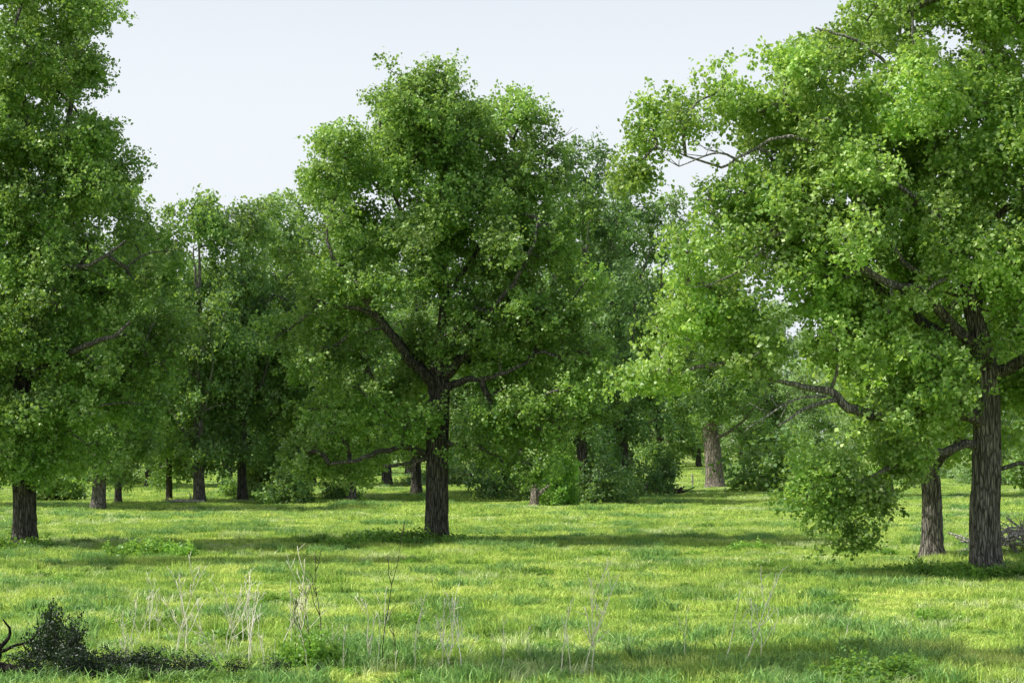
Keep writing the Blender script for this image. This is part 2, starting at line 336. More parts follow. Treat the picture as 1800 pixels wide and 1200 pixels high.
# ------------------------------------------------------------------ left cottonwood
limbs = [
 [(0,0,0,.42),(0,0,1.5,.40),(-.05,0,3.2,.38),(-.1,0,5.4,.33),(.1,0,8,.24),(-.2,0,11,.16),(.1,0,14,.10),(-.1,0,17,.05)],
 [(0,0,5.5,.18),(-.9,-.9,6.0,.15),(-2.4,-1.4,6.8,.1),(-4,-1.5,8,.05)],
 [(0,0,6.0,.16),(1.2,-1.2,6.6,.13),(2.3,-2.4,7.1,.11),(3.2,-2.9,7.3,.09),(4.2,-2.9,7.9,.04)],
 [(0,0,8.3,.16),(1,-1.2,9.3,.13),(1.9,-2.2,9.7,.10),(2.9,-2.5,9.6,.07),(4.2,-2.5,10.3,.04)],
 [(0,0,9,.16),(-1.2,0,11,.13),(-2.3,0,14,.08),(-2.6,0,17,.04)],
 [(.1,0,10,.15),(1.2,0,12,.12),(1.9,0,15,.09),(2.4,0,18.5,.04)],
 [(0,0,7,.15),(.5,1.6,8.4,.13),(1.6,3,10.6,.08)],
 [(0,0,4.6,.1),(.7,-.7,4.7,.08),(1.4,-1.3,4.4,.05)],
]
lob = L3([(-.8,19.6,2.0,1.8),(2.5,18.5,.8,1.1),(1.4,19.4,1.0,1.3),(1.5,16.6,1.5,1.6),(1.7,14.6,1.5,1.5),(2.9,12.3,1.4,1.5),(-2.2,15.5,2.0,2.2),(-2.2,11,2.0,2.2),(-2.0,13,1.6,1.6),(.2,17.3,1.5,1.4),(.6,12.6,1.7,1.9),(1.2,9.8,2.0,1.7),
   (4.0,9.9,1.5,1.6),(2.2,7.2,2.0,1.5),(4.5,7.3,1.4,1.4),(-1.8,7,1.9,1.7),(-2.4,8.8,1.4,1.2),(1.5,5.0,1.6,1.3),(-1.4,4.6,1.5,1.4),(1.0,3.3,1.1,.9),(-.9,3.0,.9,.9),(3.4,5.2,1.3,.9),(0,14.6,1.3,1.4)]) + \
   [(0,-2.2,8.6,1.4,1,1.4),(.1,-1.9,6.4,1.3,.9,1.2),(-.2,-2.8,7.2,1.1,.7,1.0),(0,-2.6,5.3,1.1,.7,.9),(.1,-1.7,4.4,1.1,.8,1.0),(.4,-1.2,2.9,.9,.7,.6),(-.5,-1.4,3.1,.9,.7,.7),(.1,-1.7,3.5,.9,.6,.6),(2.2,-1.5,3.8,.8,.8,.6),(1.4,-2.6,8.4,1.2,.7,.6),(1.3,-2.8,6.9,.9,.6,.6),(-.5,-2.3,10.5,1.3,.8,1.2),(.2,-2.0,12.4,1.3,.8,1.2),(-.3,-1.9,14.6,1.3,.8,1.3),(.1,-1.8,16.8,1.2,.8,1.2),(-1,-2,9.3,1.2,.8,1.0),(-.9,2,9.6,1.8,1.2,1.8)]
wm, lm, _ = build_tree(limbs, lob, 0.125, density=1.03, per=12, sprigs=10, spread=0.25, gap=0.05)
left = tree_object("cottonwood_tree", wm, lm, BARK, LEAF, (-17.2, 60.2),
   label="towering dense cottonwood with foliage hanging low around its trunk")

# ------------------------------------------------------------------ woodland tree variants
def gen_variant(h, w, low, tr=.36, leaf=0.21, seedrot=0, density=.72):
    bx = .5*math.sin(seedrot*2.1)
    limbs = [[(0,0,0,tr),(.1+bx*.3,0,h*.15,tr*.89),(.05+bx,.1,h*.3,tr*.78),(.2+bx*.6,0,h*.5,tr*.5),(0,0,h*.7,tr*.28),(.1,0,h*.88,.04)]]
    for k in range(7):
        a = k*2.4+seedrot; z0 = max(h*(.18+.07*k), low*.95+k*.4); l = w*(.75-.05*k)
        limbs.append([(0,0,z0,.14),(math.cos(a)*l*.35,math.sin(a)*l*.35,z0+.8,.11),(math.cos(a)*l*.7,math.sin(a)*l*.7,z0+2.0,.08),(math.cos(a)*l,math.sin(a)*l,z0+3.4,.04)])
    lobes = []
    nz = 6
    for i in range(nz):
        t = i/(nz-1); z = low+1.3+(h-low-2.6)*t
        rad = w*(0.55+0.45*math.sin(math.pi*min(1, t*0.85+0.12)))*(1-0.15*t*t)
        m = 5 if i < nz-1 else 4
        for j in range(m):
            a = j*6.283/m+rng.random()*0.9+i
            rr = rad*(0.38+0.25*rng.random())*(0.8 if i == nz-1 else 1)
            s = rad*(0.42+0.18*rng.random())
            lobes.append((math.cos(a)*rr, math.sin(a)*rr, z+rng.standard_normal()*0.5, s, s, (h-low)/nz*0.72))
    return build_tree(limbs, lobes, leaf, density=density, per=9, sprigs=6, spread=0.34, gap=0.10, ball=1.15, attach_min=low*0.8)

GRP = "cottonwoods standing behind the meadow"
var = []
specs = [(18, 4.0, 2.4, .36), (19, 4.6, 3.0, .42), (20, 3.6, 2.2, .34), (16, 5.0, 3.0, .36), (17, 5.0, 4.1, .72), (14, 3.6, 3.2, .36), (21, 4.3, .7, .36)]
for i, (h, w, low, tr) in enumerate(specs):
    wm, lm, top = gen_variant(h, w, low, tr, seedrot=i)
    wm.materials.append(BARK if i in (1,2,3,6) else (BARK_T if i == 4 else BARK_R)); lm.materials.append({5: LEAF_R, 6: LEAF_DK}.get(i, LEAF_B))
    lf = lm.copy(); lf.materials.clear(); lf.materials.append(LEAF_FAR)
    var.append((top, wm, lm, lf))

def put(i, x, y, h, rot, label, far=False, wide=1.0):
    H, wm, lm, lf = var[i]
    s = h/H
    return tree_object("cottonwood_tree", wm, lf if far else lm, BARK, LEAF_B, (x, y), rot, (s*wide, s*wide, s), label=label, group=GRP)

plain = "leafy green cottonwood at the far side of the meadow"
dark = "dense cottonwood, shade painted into its leaf colour, with foliage hanging near the ground"
near = [
 (0,-23.0,94.8,18.5,.3,"cottonwood with straight bare lower trunk at meadow edge",1.0),
 (2,-24.0,104,16,1.1,"slender cottonwood beside a thicker trunk at meadow edge",.8),
 (2,-21.9,109,15.5,2.0,"cottonwood with vine-covered trunk at meadow edge",.8),
 (0,-19.4,106,18.8,2.9,"cottonwood with pale brown trunk at meadow edge",.9),
 (3,-17.2,109,18.0,4.1,plain,.75),
 (2,-16.4,113,19.8,1.4,plain,1.15),
 (1,-14.6,118,20.6,5.0,plain,.95),
 (0,-10.1,107,15.5,.9,plain,.95),
 (3,-7.0,125,17,1.9,plain,1.0),
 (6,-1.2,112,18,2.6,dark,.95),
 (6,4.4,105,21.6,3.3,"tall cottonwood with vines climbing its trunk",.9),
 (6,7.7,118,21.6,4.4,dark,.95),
 (2,11.2,128,22.0,.7,"dark dense cottonwood beside open grass",.9),
 (4,17.0,143,18,2.2,"cottonwood with thick tan trunk in open grass",1.0),
 (1,26.0,118,18,3.5,plain,1.0),
 (0,30.9,100,18,5.3,plain,1.0),
 (5,13.45,54.6,13,1.2,"cottonwood trunk close behind a larger cottonwood",1.0),
 (1,-33,98,19,.2,plain,1.0),
]
for (i,x,y,h,r,lab,w) in near: put(i,x,y,h,r,lab,False,w)
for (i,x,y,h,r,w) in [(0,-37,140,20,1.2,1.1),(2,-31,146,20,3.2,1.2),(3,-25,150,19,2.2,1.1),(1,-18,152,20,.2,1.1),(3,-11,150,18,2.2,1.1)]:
    put(i,x,y,h,r,"distant green cottonwood paled by painted-in haze beyond the open grass",True,w)
far = []
for k in range(36):
    y = 200+rng.random()*80; px = -0.36+0.72*((k*0.618) % 1)
    if 0.06 < px < 0.2: y = 245+rng.random()*35
    far.append((int(rng.integers(0,4)), px*y, y, 19+rng.random()*8, rng.random()*6.28))
for (i,x,y,h,r) in far: put(i,x,y,h,r,"distant green cottonwood paled by painted-in haze beyond the open grass",True,1.15)

# unseen trees beside the view; crowns squashed and thickened to shape the grass shadows
wm_, lm_, top_ = gen_variant(25, 4.6, 12.6, .42, seedrot=2.2, density=1.5)
wm_.materials.append(BARK); lm_.materials.append(LEAF_B)
tree_object("cottonwood_tree", wm_, lm_, BARK, LEAF_B, (-9.0, 26.3), .1, (1.0, .36, 1), label="unseen high-crowned cottonwood shaped to cast shadow from the meadow side", group=GRP)
tree_object("cottonwood_tree", wm_, lm_, BARK, LEAF_B, (-20.8, 50.2), 0.1, (.9, .34, .9), label="unseen high-crowned cottonwood shaped to cast shadow from the meadow side", group=GRP)

# distant mass of woods
C = []
for k in range(5200):
    x = rng.uniform(-170, 170); y = 300+rng.uniform(-8, 30)
    top = 17+4*math.sin(x*0.13)+3*math.sin(x*0.37+1)+2*math.sin(x*0.9)
    C.append((x, y, top*rng.random()**0.8))
C = np.array(C)
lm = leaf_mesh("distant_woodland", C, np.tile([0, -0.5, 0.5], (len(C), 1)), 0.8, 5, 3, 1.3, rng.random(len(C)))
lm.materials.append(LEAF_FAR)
o = link(bpy.data.objects.new("distant_woodland", lm)); o["kind"] = "stuff"; o["label"] = "continuous mass of distant green woods paled by painted-in haze"; o["category"] = "woods"

# ------------------------------------------------------------------ shrubs and weeds
def shrub_mesh(w, h, leaf, dens, per=8, spr=.14):
    C = []; O = []
    n = int(60*dens)
    for _ in range(n):
        d = norm(rng.standard_normal(3)); d[2] = abs(d[2])
        r = 0.35+0.65*rng.random()**0.5
        lump = 1+0.35*math.sin(d[0]*5+w*3)+0.3*math.sin(d[1]*7+h)
        C.append([d[0]*w*r*lump, d[1]*w*r*lump, max(0.06, d[2]*h*r*lump)]); O.append(d)
    C = np.array(C); O = np.array(O)
    wd = Wood()
    for c in C[::3]:
        b = np.array([c[0]*0.12, c[1]*0.12, -0.03]); m = (b+c)/2+np.array([0, 0, 0.1*h])
        wd.tube([b, m, c], [0.018*w, 0.012*w, 0.006*w], 4)
    return wd.mesh("stems_mesh"), leaf_mesh("foliage_mesh", C, O, leaf, per, 5, spr*min(w, 1.6), rng.random(n))

def put_shrub(ms, x, y, rot, scl, label, leafm, name="wild_shrub", cat="shrub", group=None, bark=STALK_D):
    e = bpy.data.objects.new(name, None); link(e); e.location = (x, y, float(gz(x, y))); e.rotation_euler = (0, 0, rot)
    e.scale = scl if hasattr(scl, "__len__") else (scl,)*3
    for nme, me in (("stem", ms[0]), ("foliage", ms[1])):
        k = bpy.data.objects.new(nme, me); link(k); k.parent = e
        if not me.materials: me.materials.append(bark if nme == "stem" else leafm)
    e["label"] = label; e["category"] = cat
    if group: e["group"] = group
    return e

big = [shrub_mesh(1.5, 2.2, 0.2, 1.6) for _ in range(3)]
bigf = []
for a_, b_ in big:
    f_ = b_.copy(); f_.materials.clear(); f_.materials.append(LEAF_FAR); bigf.append((a_, f_))
under = []
for k in range(44):
    y = 145+rng.random()*60; f = -0.33+0.66*((k*0.618+.2) % 1)
    if 0.05 < f < 0.12: continue
    under.append((f*y, y, 0.5+rng.random()*0.7))
for k, (x, y, s) in enumerate(under):
    put_shrub(bigf[k % 3], x, y, rng.random()*6.28, (s, s, s*(0.6+0.6*rng.random())), "haze-painted pale green shrub growing beyond the far trunks", LEAF_FAR, group="shrubs along the far tree line")
under = [(-13.8,104,.9),(-16.2,112,1.0),(-10.8,108,.7),(5.6,103.5,.9),(1.6,108,.8),(7.4,114,.8),(20.5,128,1.9),(22.5,124,1.7),(-29,108,1.2),(-18.6,116,.8)]
for k, (x, y, s) in enumerate(under):
    put_shrub(big[k % 3], x, y, rng.random()*6.28, (s, s, s*(0.6+0.5*rng.random())), "leafy green shrub growing among the far trunks", LEAF_B, group="shrubs along the far tree line")
vine = shrub_mesh(1.0, 4.0, 0.17, 2.8)
for (x, y, s) in [(2.6,99.5,.95),(3.3,100,.8)]:
    put_shrub(vine, x, y, x, (s*.8, s*.8, s), "tall column of bright green climbing vine", LEAF_W, "climbing_vine", "vine", "columns of climbing vine")
lowp = [shrub_mesh(0.8, 0.28, 0.10, 1.2) for _ in range(3)]
pts = []
for k in range(9): pts.append((-7.2+k*0.6+rng.random()*0.5, 62.0+rng.standard_normal()*0.7, 0.6+rng.random()*0.5))
pts += [(-2.0,61.5,.8),(-3.6,61.2,.8),(-1.2,62.6,.7),(0.1,62.1,.5),(4.5,60.5,.6),(7.9,58.5,.7)]
pts += [(-17.6,57.8,1.1),(-16.6,59.6,.8),(-18.4,59.8,.9),(-11.8,56.0,1.2),(-11.0,55.6,.9),(-12.6,56.2,.8)]
pts += [(12.6,47.5,.9),(13.3,47.1,.8),(11.6,47.9,.9),(10.6,47.7,.7),(14.6,47.4,.9),(12.0,46.7,.6),(15.4,47.4,.7),(9.6,48.1,.5)]
for k in range(70):
    y = 29+rng.random()**1.3*50; pts.append(((-.3+.6*rng.random())*y, y, .2+.35*rng.random()))
for k in range(54):
    y = 26+rng.random()*3.2; pts.append((-8+rng.random()*16, y, .18+.22*rng.random()))
for k, (x, y, s) in enumerate(pts):
    put_shrub(lowp[k % 3], x, y, rng.random()*6.28, s, "low patch of broad-leaved weeds in the grass", LEAF_W, "weed_patch", "weeds", "weed patches in the meadow")
near_w = [shrub_mesh(0.55, 0.42, 0.065, 1.6, 9) for _ in range(2)]
for (x, y, s, lab) in [(5.45,26.3,(1.3,1.1,.8),"bright green leafy weed clump in shaded grass"),(6.1,26.4,(.9,.9,.6),"bright green leafy weed clump in shaded grass"),
                  (-3.5,28.2,(.8,.8,1.0),"green weed clump around dry stalks"),(-3.05,28.4,(.55,.55,.8),"green weed clump around dry stalks")]:
    put_shrub(near_w[0 if x > 5.5 or x < -3.4 else 1], x, y, rng.random()*6.28, s, lab, LEAF_W, "weed_clump", "weeds", "weed clumps in the near grass")
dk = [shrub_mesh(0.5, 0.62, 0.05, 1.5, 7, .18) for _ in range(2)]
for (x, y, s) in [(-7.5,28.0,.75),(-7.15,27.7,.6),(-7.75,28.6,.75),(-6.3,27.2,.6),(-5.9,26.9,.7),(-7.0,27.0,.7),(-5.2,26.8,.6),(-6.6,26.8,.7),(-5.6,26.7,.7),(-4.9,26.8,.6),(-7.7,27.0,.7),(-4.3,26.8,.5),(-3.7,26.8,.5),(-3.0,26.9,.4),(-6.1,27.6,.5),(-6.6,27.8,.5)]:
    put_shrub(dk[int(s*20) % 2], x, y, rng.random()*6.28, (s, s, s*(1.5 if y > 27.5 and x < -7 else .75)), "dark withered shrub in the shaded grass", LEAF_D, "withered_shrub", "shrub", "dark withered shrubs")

# ------------------------------------------------------------------ dry stalks
def stalk(h, branches, r=0.007, spread=0.35, lean=0.0, subs=2):
    w = Wood(); n = 8
    P = np.zeros((n, 3)); P[:, 2] = np.linspace(-0.03, h, n); P[:, 0] = lean*np.linspace(0, 1, n)**1.5*h
    P[1:, :2] += np.cumsum(rng.standard_normal((n-1, 2))*0.022, 0)
    w.tube(P, np.linspace(r, r*0.45, n), 5)
    for _ in range(branches):
        t = 0.3+0.62*rng.random(); i = int(t*(n-1)); a = P[i]+(P[i+1]-P[i])*(t*(n-1)-i)
        az = rng.random()*6.28; l = h*(0.15+0.3*rng.random())*(1.2-t*0.6)
        sp_ = spread*(.6+.8*rng.random())
        d = np.array([math.cos(az)*sp_, math.sin(az)*sp_, 1.0])
        q = np.array([a, a+d*l*0.35+np.array([math.cos(az), math.sin(az), 0])*0.05*l, a+d*l*0.7+rng.standard_normal(3)*.01, a+d*l])
        w.tube(q, [r*.7, r*.6, r*.5, r*.4], 4)
        for _ in range(subs):
            tt = 0.3+0.6*rng.random(); b = q[0]+(q[3]-q[0])*tt; e = norm(rng.standard_normal(3)*0.6+np.array([0, 0, 1.0]))
            w.tube([b, b+e*l*0.2, b+e*l*0.36+rng.standard_normal(3)*0.01], [r*.5, r*.42, r*.35], 4)
    return w.mesh("stalk_mesh")
pale = [stalk(1.8, 7, .011, .45), stalk(1.4, 5, .010, .6), stalk(1.2, 2, .009), stalk(1.6, 3, .010, lean=.3), stalk(1.5, 1, .009, lean=-.15), stalk(1.0, 4, .009, .7, lean=.5)]
for m in pale: m.materials.append(STALK)
brown = [stalk(1.9, 3, .010, .25), stalk(2.4, 2, .009, .3, .10), stalk(1.4, 4, .008, .4, -.12)]
for m in brown: m.materials.append(STALK_D)
sp = [(0,1.04,27.2,1),(0,1.3,27.4,.9),(2,.72,26.9,1),(0,3.75,28,.95),(4,3.55,28.4,.9),(1,4.2,28.7,.7),(4,2.9,28.8,.7),
      (0,-5.75,29,.9),(1,-5.5,28.8,1),(3,-5.0,29.6,.8),(1,-4.85,28.8,.9),(2,-4.5,29.1,1),(3,-4.3,27.8,.8),(0,-4.7,29.4,.75),
      (2,-4.0,27.5,.8),(4,-3.8,29.4,.9),(3,-3.3,27.7,.7),(2,-2.2,28.2,.7),(3,-1.6,28.0,.8),(5,-1.0,27.8,.8),(5,-2.7,27.4,.7),
      (2,5.9,30.6,.5),(4,7.0,30.0,.5),(1,.3,28.6,.5),(2,2.0,29.8,.5),(2,4.8,31.6,.5),(3,-0.2,27.4,.6),(4,.95,27.0,.8)]
for k in range(38):
    sp.append((int(rng.integers(0,6)), -6.8+rng.random()*6.2, 27+rng.random()*4.5, .3+.65*rng.random()))
for k, (i, x, y, s) in enumerate(sp):
    o = bpy.data.objects.new("dry_weed_stalk", pale[i]); link(o); o.location = (x, y, float(gz(x, y)))
    o.rotation_euler = (rng.standard_normal()*.12, rng.standard_normal()*.2, rng.random()*6.28); o.scale = (s,)*3
    o["label"] = "pale dried branching weed stalk standing in grass"; o["category"] = "dry weed"; o["group"] = "dry weed stalks"
for (i, x, y, s) in [(0,-3.15,28.4,1.0),(1,-2.15,28.4,1.0),(2,-3.5,28.8,.9),(2,-1.95,28.7,.8),(0,-3.3,28.0,.7),(0,-3.6,28.3,.6)]:
    o = bpy.data.objects.new("dry_weed_stalk", brown[i]); link(o); o.location = (x, y, float(gz(x, y)))
    o.rotation_euler = (0, rng.standard_normal()*.04, 0); o.scale = (s,)*3
    o["label"] = "tall dark brown dried weed stalk standing in grass"; o["category"] = "dry weed"; o["group"] = "dry weed stalks"

# ------------------------------------------------------------------ dead wood
def log_mesh(pts, twigs=3, sides=12, bark=BARK_L):
    c = catmull(pts, 0.12); w = Wood()
    c[:, :3] += np.cumsum(rng.standard_normal((len(c), 3))*0.010, 0)
    w.tube(c[:, :3], c[:, 3], sides, 0.07, seed=rng.random()*6)
    for _ in range(twigs):
        i = rng.integers(len(c)//4, len(c)-1); a = c[i, :3]; r = c[i, 3]*0.6
        d = norm(rng.standard_normal(3)+np.array([0.4, 0, 0.6])); l = 0.35+0.6*rng.random()
        w.tube([a, a+d*l*.5+rng.standard_normal(3)*.05, a+d*l], [r, r*.7, r*.35], 6)
    m = w.mesh("log_mesh"); m.materials.append(bark); return m
for k in range(46):
    l = .9+1.7*rng.random(); r = .025+.035*rng.random()
    m = log_mesh([(-l/2,0,0,r),(-l/6,.1*rng.standard_normal(),.12*rng.random(),r*.9),(l/5,.1*rng.standard_normal(),.02,r*.75),(l/2,0,.1,r*.5)], 3)
    o = bpy.data.objects.new("fallen_branch", m); link(o)
    x = 15.4+3.4*rng.random(); y = 57.2+1.6*rng.random(); o.location = (x, y, float(gz(x, y))+r+.10+.7*rng.random()*max(0, 1-abs(x-17.2)/2.4))
    o.rotation_euler = (0, rng.standard_normal()*.3, rng.standard_normal()*.8)
    o["label"] = "bleached fallen branch in a heap on grass"; o["category"] = "dead branch"; o["group"] = "bleached fallen branches"
m = log_mesh([(-1.1,0,.22,.09),(0,.05,.26,.1),(1.15,0,.22,.08)], 1)
o = link(bpy.data.objects.new("fallen_log", m)); o.location = (-19.9, 104, 0); o["label"] = "pale straight fallen log lying in the grass"; o["category"] = "log"
w = Wood()
c = catmull([(0,0,-.1,.36),(0,0,.3,.27),(.03,0,.8,.24),(0,.02,1.15,.2),(.04,0,1.35,.06)], .08); w.tube(c[:, :3], c[:, 3], 16, .12, 2)
c = catmull([(.05,0,.55,.14),(.5,-.1,.95,.11),(.95,-.15,1.35,.07)], .1); w.tube(c[:, :3], c[:, 3], 10, .08, 1)
m = w.mesh("stump_mesh"); m.materials.append(BARK_T)
o = link(bpy.data.objects.new("tree_stump", m)); o.location = (1.3, 99, float(gz(1.3, 99))); o["label"] = "broken pale stump with one slanting limb"; o["category"] = "stump"
w = Wood()
for k in range(170):
    a = rng.random()*6.28; rr = 1.7*rng.random()**.5; z = (1-rr/1.8)*1.1*rng.random()+.05
    p = np.array([math.cos(a)*rr*1.2, math.sin(a)*rr*.8, z]); d = norm(np.array([rng.standard_normal(), rng.standard_normal(), .45*rng.standard_normal()])); l = .4+.7*rng.random()
    q0 = p-d*l; q1 = p+d*l; q0[2] = max(q0[2], 0); q1[2] = max(q1[2], 0.02)
    w.tube([q0, p+rng.standard_normal(3)*.04, q1], [.05, .04, .02], 5)
m = w.mesh("brush_mesh"); m.materials.append(BARK_K)
o = link(bpy.data.objects.new("brush_pile", m)); o.location = (10.4, 124, 0); o["label"] = "dark heap of dead branches on the grass"; o["category"] = "brush pile"
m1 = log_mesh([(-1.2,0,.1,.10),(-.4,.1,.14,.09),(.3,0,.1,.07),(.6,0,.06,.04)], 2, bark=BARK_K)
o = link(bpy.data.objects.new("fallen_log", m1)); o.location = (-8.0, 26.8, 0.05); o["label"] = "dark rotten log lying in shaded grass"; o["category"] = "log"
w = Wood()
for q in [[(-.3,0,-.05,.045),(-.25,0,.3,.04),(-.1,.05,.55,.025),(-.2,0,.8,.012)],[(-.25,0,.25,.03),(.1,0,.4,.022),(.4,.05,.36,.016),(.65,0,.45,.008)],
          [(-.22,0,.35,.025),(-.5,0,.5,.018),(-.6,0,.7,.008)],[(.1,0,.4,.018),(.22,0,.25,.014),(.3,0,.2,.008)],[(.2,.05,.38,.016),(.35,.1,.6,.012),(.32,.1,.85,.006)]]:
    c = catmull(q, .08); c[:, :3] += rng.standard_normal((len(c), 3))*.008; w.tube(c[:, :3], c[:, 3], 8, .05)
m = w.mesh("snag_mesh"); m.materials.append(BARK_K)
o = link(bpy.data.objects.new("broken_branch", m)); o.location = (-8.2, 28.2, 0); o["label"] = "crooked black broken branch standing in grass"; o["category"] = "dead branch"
# fence
fe = link(bpy.data.objects.new("wire_fence", None)); fe.location = (0, 0, 0); fe["label"] = "old wooden post and wire fence across far grass"; fe["category"] = "fence"
xs = np.arange(11.6, 30, 1.9); tops = []
for x in xs:
    y = 146+0.3*rng.standard_normal(); h = 1.05+.15*rng.random(); w = Wood()
    c = catmull([(0,0,-.1,.08),(.02,0,h*.5,.075),(.03*rng.standard_normal(),0,h,.065)], .15); w.tube(c[:, :3], c[:, 3], 8, .05)
    m = w.mesh("post_mesh"); m.materials.append(BARK_L); p = link(bpy.data.objects.new("post", m)); p.parent = fe; p.location = (x, y, 0); tops.append((x, y, h))
w = Wood()
for f in (.45, .85): w.tube([(a, b-.09, hh*f) for a, b, hh in tops], [.008]*len(tops), 4)
m = w.mesh("wire_mesh"); m.materials.append(STALK_D); p = link(bpy.data.objects.new("wire", m)); p.parent = fe

# ------------------------------------------------------------------ ground
def grid(xs, ys):
    X, Y = np.meshgrid(xs, ys); V = np.stack([X, Y, gz(X, Y)], -1).reshape(-1, 3)
    nx = len(xs); i, j = np.meshgrid(np.arange(len(ys)-1), np.arange(nx-1), indexing='ij'); a = i*nx+j
    return V, np.stack([a, a+1, a+nx+1, a+nx], -1).reshape(-1, 4)
xs = np.r_[-2500, -1200, -600, -300, np.arange(-200, 201, 1.5), 300, 600, 1200, 2500]
ys = np.r_[-400, -100, -20, np.arange(0, 330, 1.5), 400, 700, 1500, 3500]
V, F = grid(xs, ys)

def grass_color(N, L):
    geo = N.new("ShaderNodeNewGeometry")
    mp = N.new("ShaderNodeMapping"); mp.inputs["Scale"].default_value = (0.6, 1, 1); L.new(geo.outputs["Position"], mp.inputs[0])
    n1 = N.new("ShaderNodeTexNoise"); n1.inputs["Scale"].default_value = 0.5; n1.inputs["Detail"].default_value = 7; n1.inputs["Roughness"].default_value = .8
    L.new(mp.outputs[0], n1.inputs["Vector"])
    r = N.new("ShaderNodeValToRGB"); e = r.color_ramp.elements
    e[0].position = .37; e[0].color = (0.14, 0.31, 0.06, 1); e[1].position = .63; e[1].color = (0.78, 0.86, 0.25, 1)
    k = e.new(.5); k.color = (0.48, 0.66, 0.125, 1)
    L.new(n1.outputs["Fac"], r.inputs[0])
    return r, geo
m, nt, N, L = nm("meadow_ground")
r, geo = grass_color(N, L)
n2 = N.new("ShaderNodeTexNoise"); n2.inputs["Scale"].default_value = 6; n2.inputs["Detail"].default_value = 5; L.new(geo.outputs["Position"], n2.inputs["Vector"])
mr = N.new("ShaderNodeMapRange"); mr.inputs[1].default_value = .3; mr.inputs[2].default_value = .7; mr.inputs[3].default_value = .2; mr.inputs[4].default_value = .75; L.new(n2.outputs["Fac"], mr.inputs[0])
hs = N.new("ShaderNodeHueSaturation"); L.new(r.outputs[0], hs.inputs["Color"]); L.new(mr.outputs[0], hs.inputs["Value"])
p = N.new("ShaderNodeBsdfPrincipled"); p.inputs["Roughness"].default_value = 1; p.inputs["Specular IOR Level"].default_value = .1; L.new(hs.outputs[0], p.inputs["Base Color"])
b = N.new("ShaderNodeBump"); b.inputs["Distance"].default_value = .12; L.new(n2.outputs["Fac"], b.inputs["Height"]); L.new(b.outputs[0], p.inputs["Normal"])
o_ = N.new("ShaderNodeOutputMaterial"); L.new(p.outputs[0], o_.inputs[0])
me = mesh_arrays("ground", V, F, smooth=True); me.materials.append(m)
g = link(bpy.data.objects.new("ground", me)); g["kind"] = "structure"; g["label"] = "flat bright green grassy meadow ground"; g["category"] = "ground"

def blade_mat(name, tint=None):
    m, nt, N, L = nm(name)
    r, geo = grass_color(N, L); src_ = r.outputs[0]
    if tint:
        mi = N.new("ShaderNodeMix"); mi.data_type = 'RGBA'; mi.inputs[0].default_value = .8; L.new(src_, mi.inputs[6]); mi.inputs[7].default_value = (*tint, 1); src_ = mi.outputs[2]
    at = N.new("ShaderNodeAttribute"); at.attribute_name = "var"
    mr = N.new("ShaderNodeMapRange"); mr.inputs[3].default_value = .45; mr.inputs[4].default_value = 1.4; L.new(at.outputs["Fac"], mr.inputs[0])
    hs = N.new("ShaderNodeHueSaturation"); L.new(src_, hs.inputs["Color"]); L.new(mr.outputs[0], hs.inputs["Value"])
    p = N.new("ShaderNodeBsdfPrincipled"); p.inputs["Roughness"].default_value = .5; p.inputs["Specular IOR Level"].default_value = .35; L.new(hs.outputs[0], p.inputs["Base Color"])
    t = N.new("ShaderNodeBsdfTranslucent"); L.new(hs.outputs[0], t.inputs["Color"])
    mx = N.new("ShaderNodeMixShader"); mx.inputs[0].default_value = .38; L.new(p.outputs[0], mx.inputs[1]); L.new(t.outputs[0], mx.inputs[2])
    o_ = N.new("ShaderNodeOutputMaterial"); L.new(mx.outputs[0], o_.inputs[0])
    return m
GRASS = blade_mat("grass_blades"); GRASS_T = blade_mat("tall_green_blades", (0.23, 0.44, 0.13)); GRASS_P = blade_mat("pale_seeding_blades", (0.70, 0.78, 0.40))

def blades(n, size, hmin, hmax, wid, bend, tuft=0, mat=None, tr=.1):
    if tuft:
        cen = rng.uniform(-size/2, size/2, (tuft, 2)); base = cen[rng.integers(0, tuft, n)] + rng.standard_normal((n, 2))*tr
    else:
        base = rng.uniform(-size/2, size/2, (n, 2))
    h = rng.uniform(hmin, hmax, n); az = rng.random(n)*6.283; fa = rng.random(n)*6.283
    B = np.c_[base, np.zeros(n)]
    dirv = np.c_[np.cos(az), np.sin(az), np.zeros(n)]; w = np.c_[np.cos(fa), np.sin(fa), np.zeros(n)]*wid*(.6+.8*rng.random((n, 1)))
    be = bend*rng.random((n, 1))*h[:, None]
    M = B+dirv*be*.35+np.c_[np.zeros((n, 2)), h*.6]; T = B+dirv*be*1.2+np.c_[np.zeros((n, 2)), h*(1-.2*be[:, 0]/h)]
    V = np.stack([B-w/2, B+w/2, M+w*.4, M-w*.4, T+w*.06, T-w*.06], 1).reshape(-1, 3)
    k = np.arange(n)[:, None]*6
    F = np.concatenate([k+np.array([[0, 1, 2, 3]]), k+np.array([[3, 2, 4, 5]])], 0)
    va = rng.random(n); me = mesh_arrays("grass_patch", V, F, {"var": ('FACE', np.r_[va, va])}); me.materials.append(mat or GRASS); return me

src = bpy.data.collections.new("grass_sources")
srcs = [blades(800, 1.3, .03, .11, .014, .9), blades(800, 1.3, .04, .20, .017, 1.1, 22, None, .085), blades(800, 1.2, .04, .24, .016, 1.1, 14, None, .11),
        blades(340, 1.3, .12, .36, .025, 1.0, 7, GRASS_T, .09), blades(220, 1.2, .12, .28, .015, .8, 9, GRASS_P, .09)]
for k, me in enumerate(srcs):
    src.objects.link(bpy.data.objects.new("grass_patch_%d" % k, me))

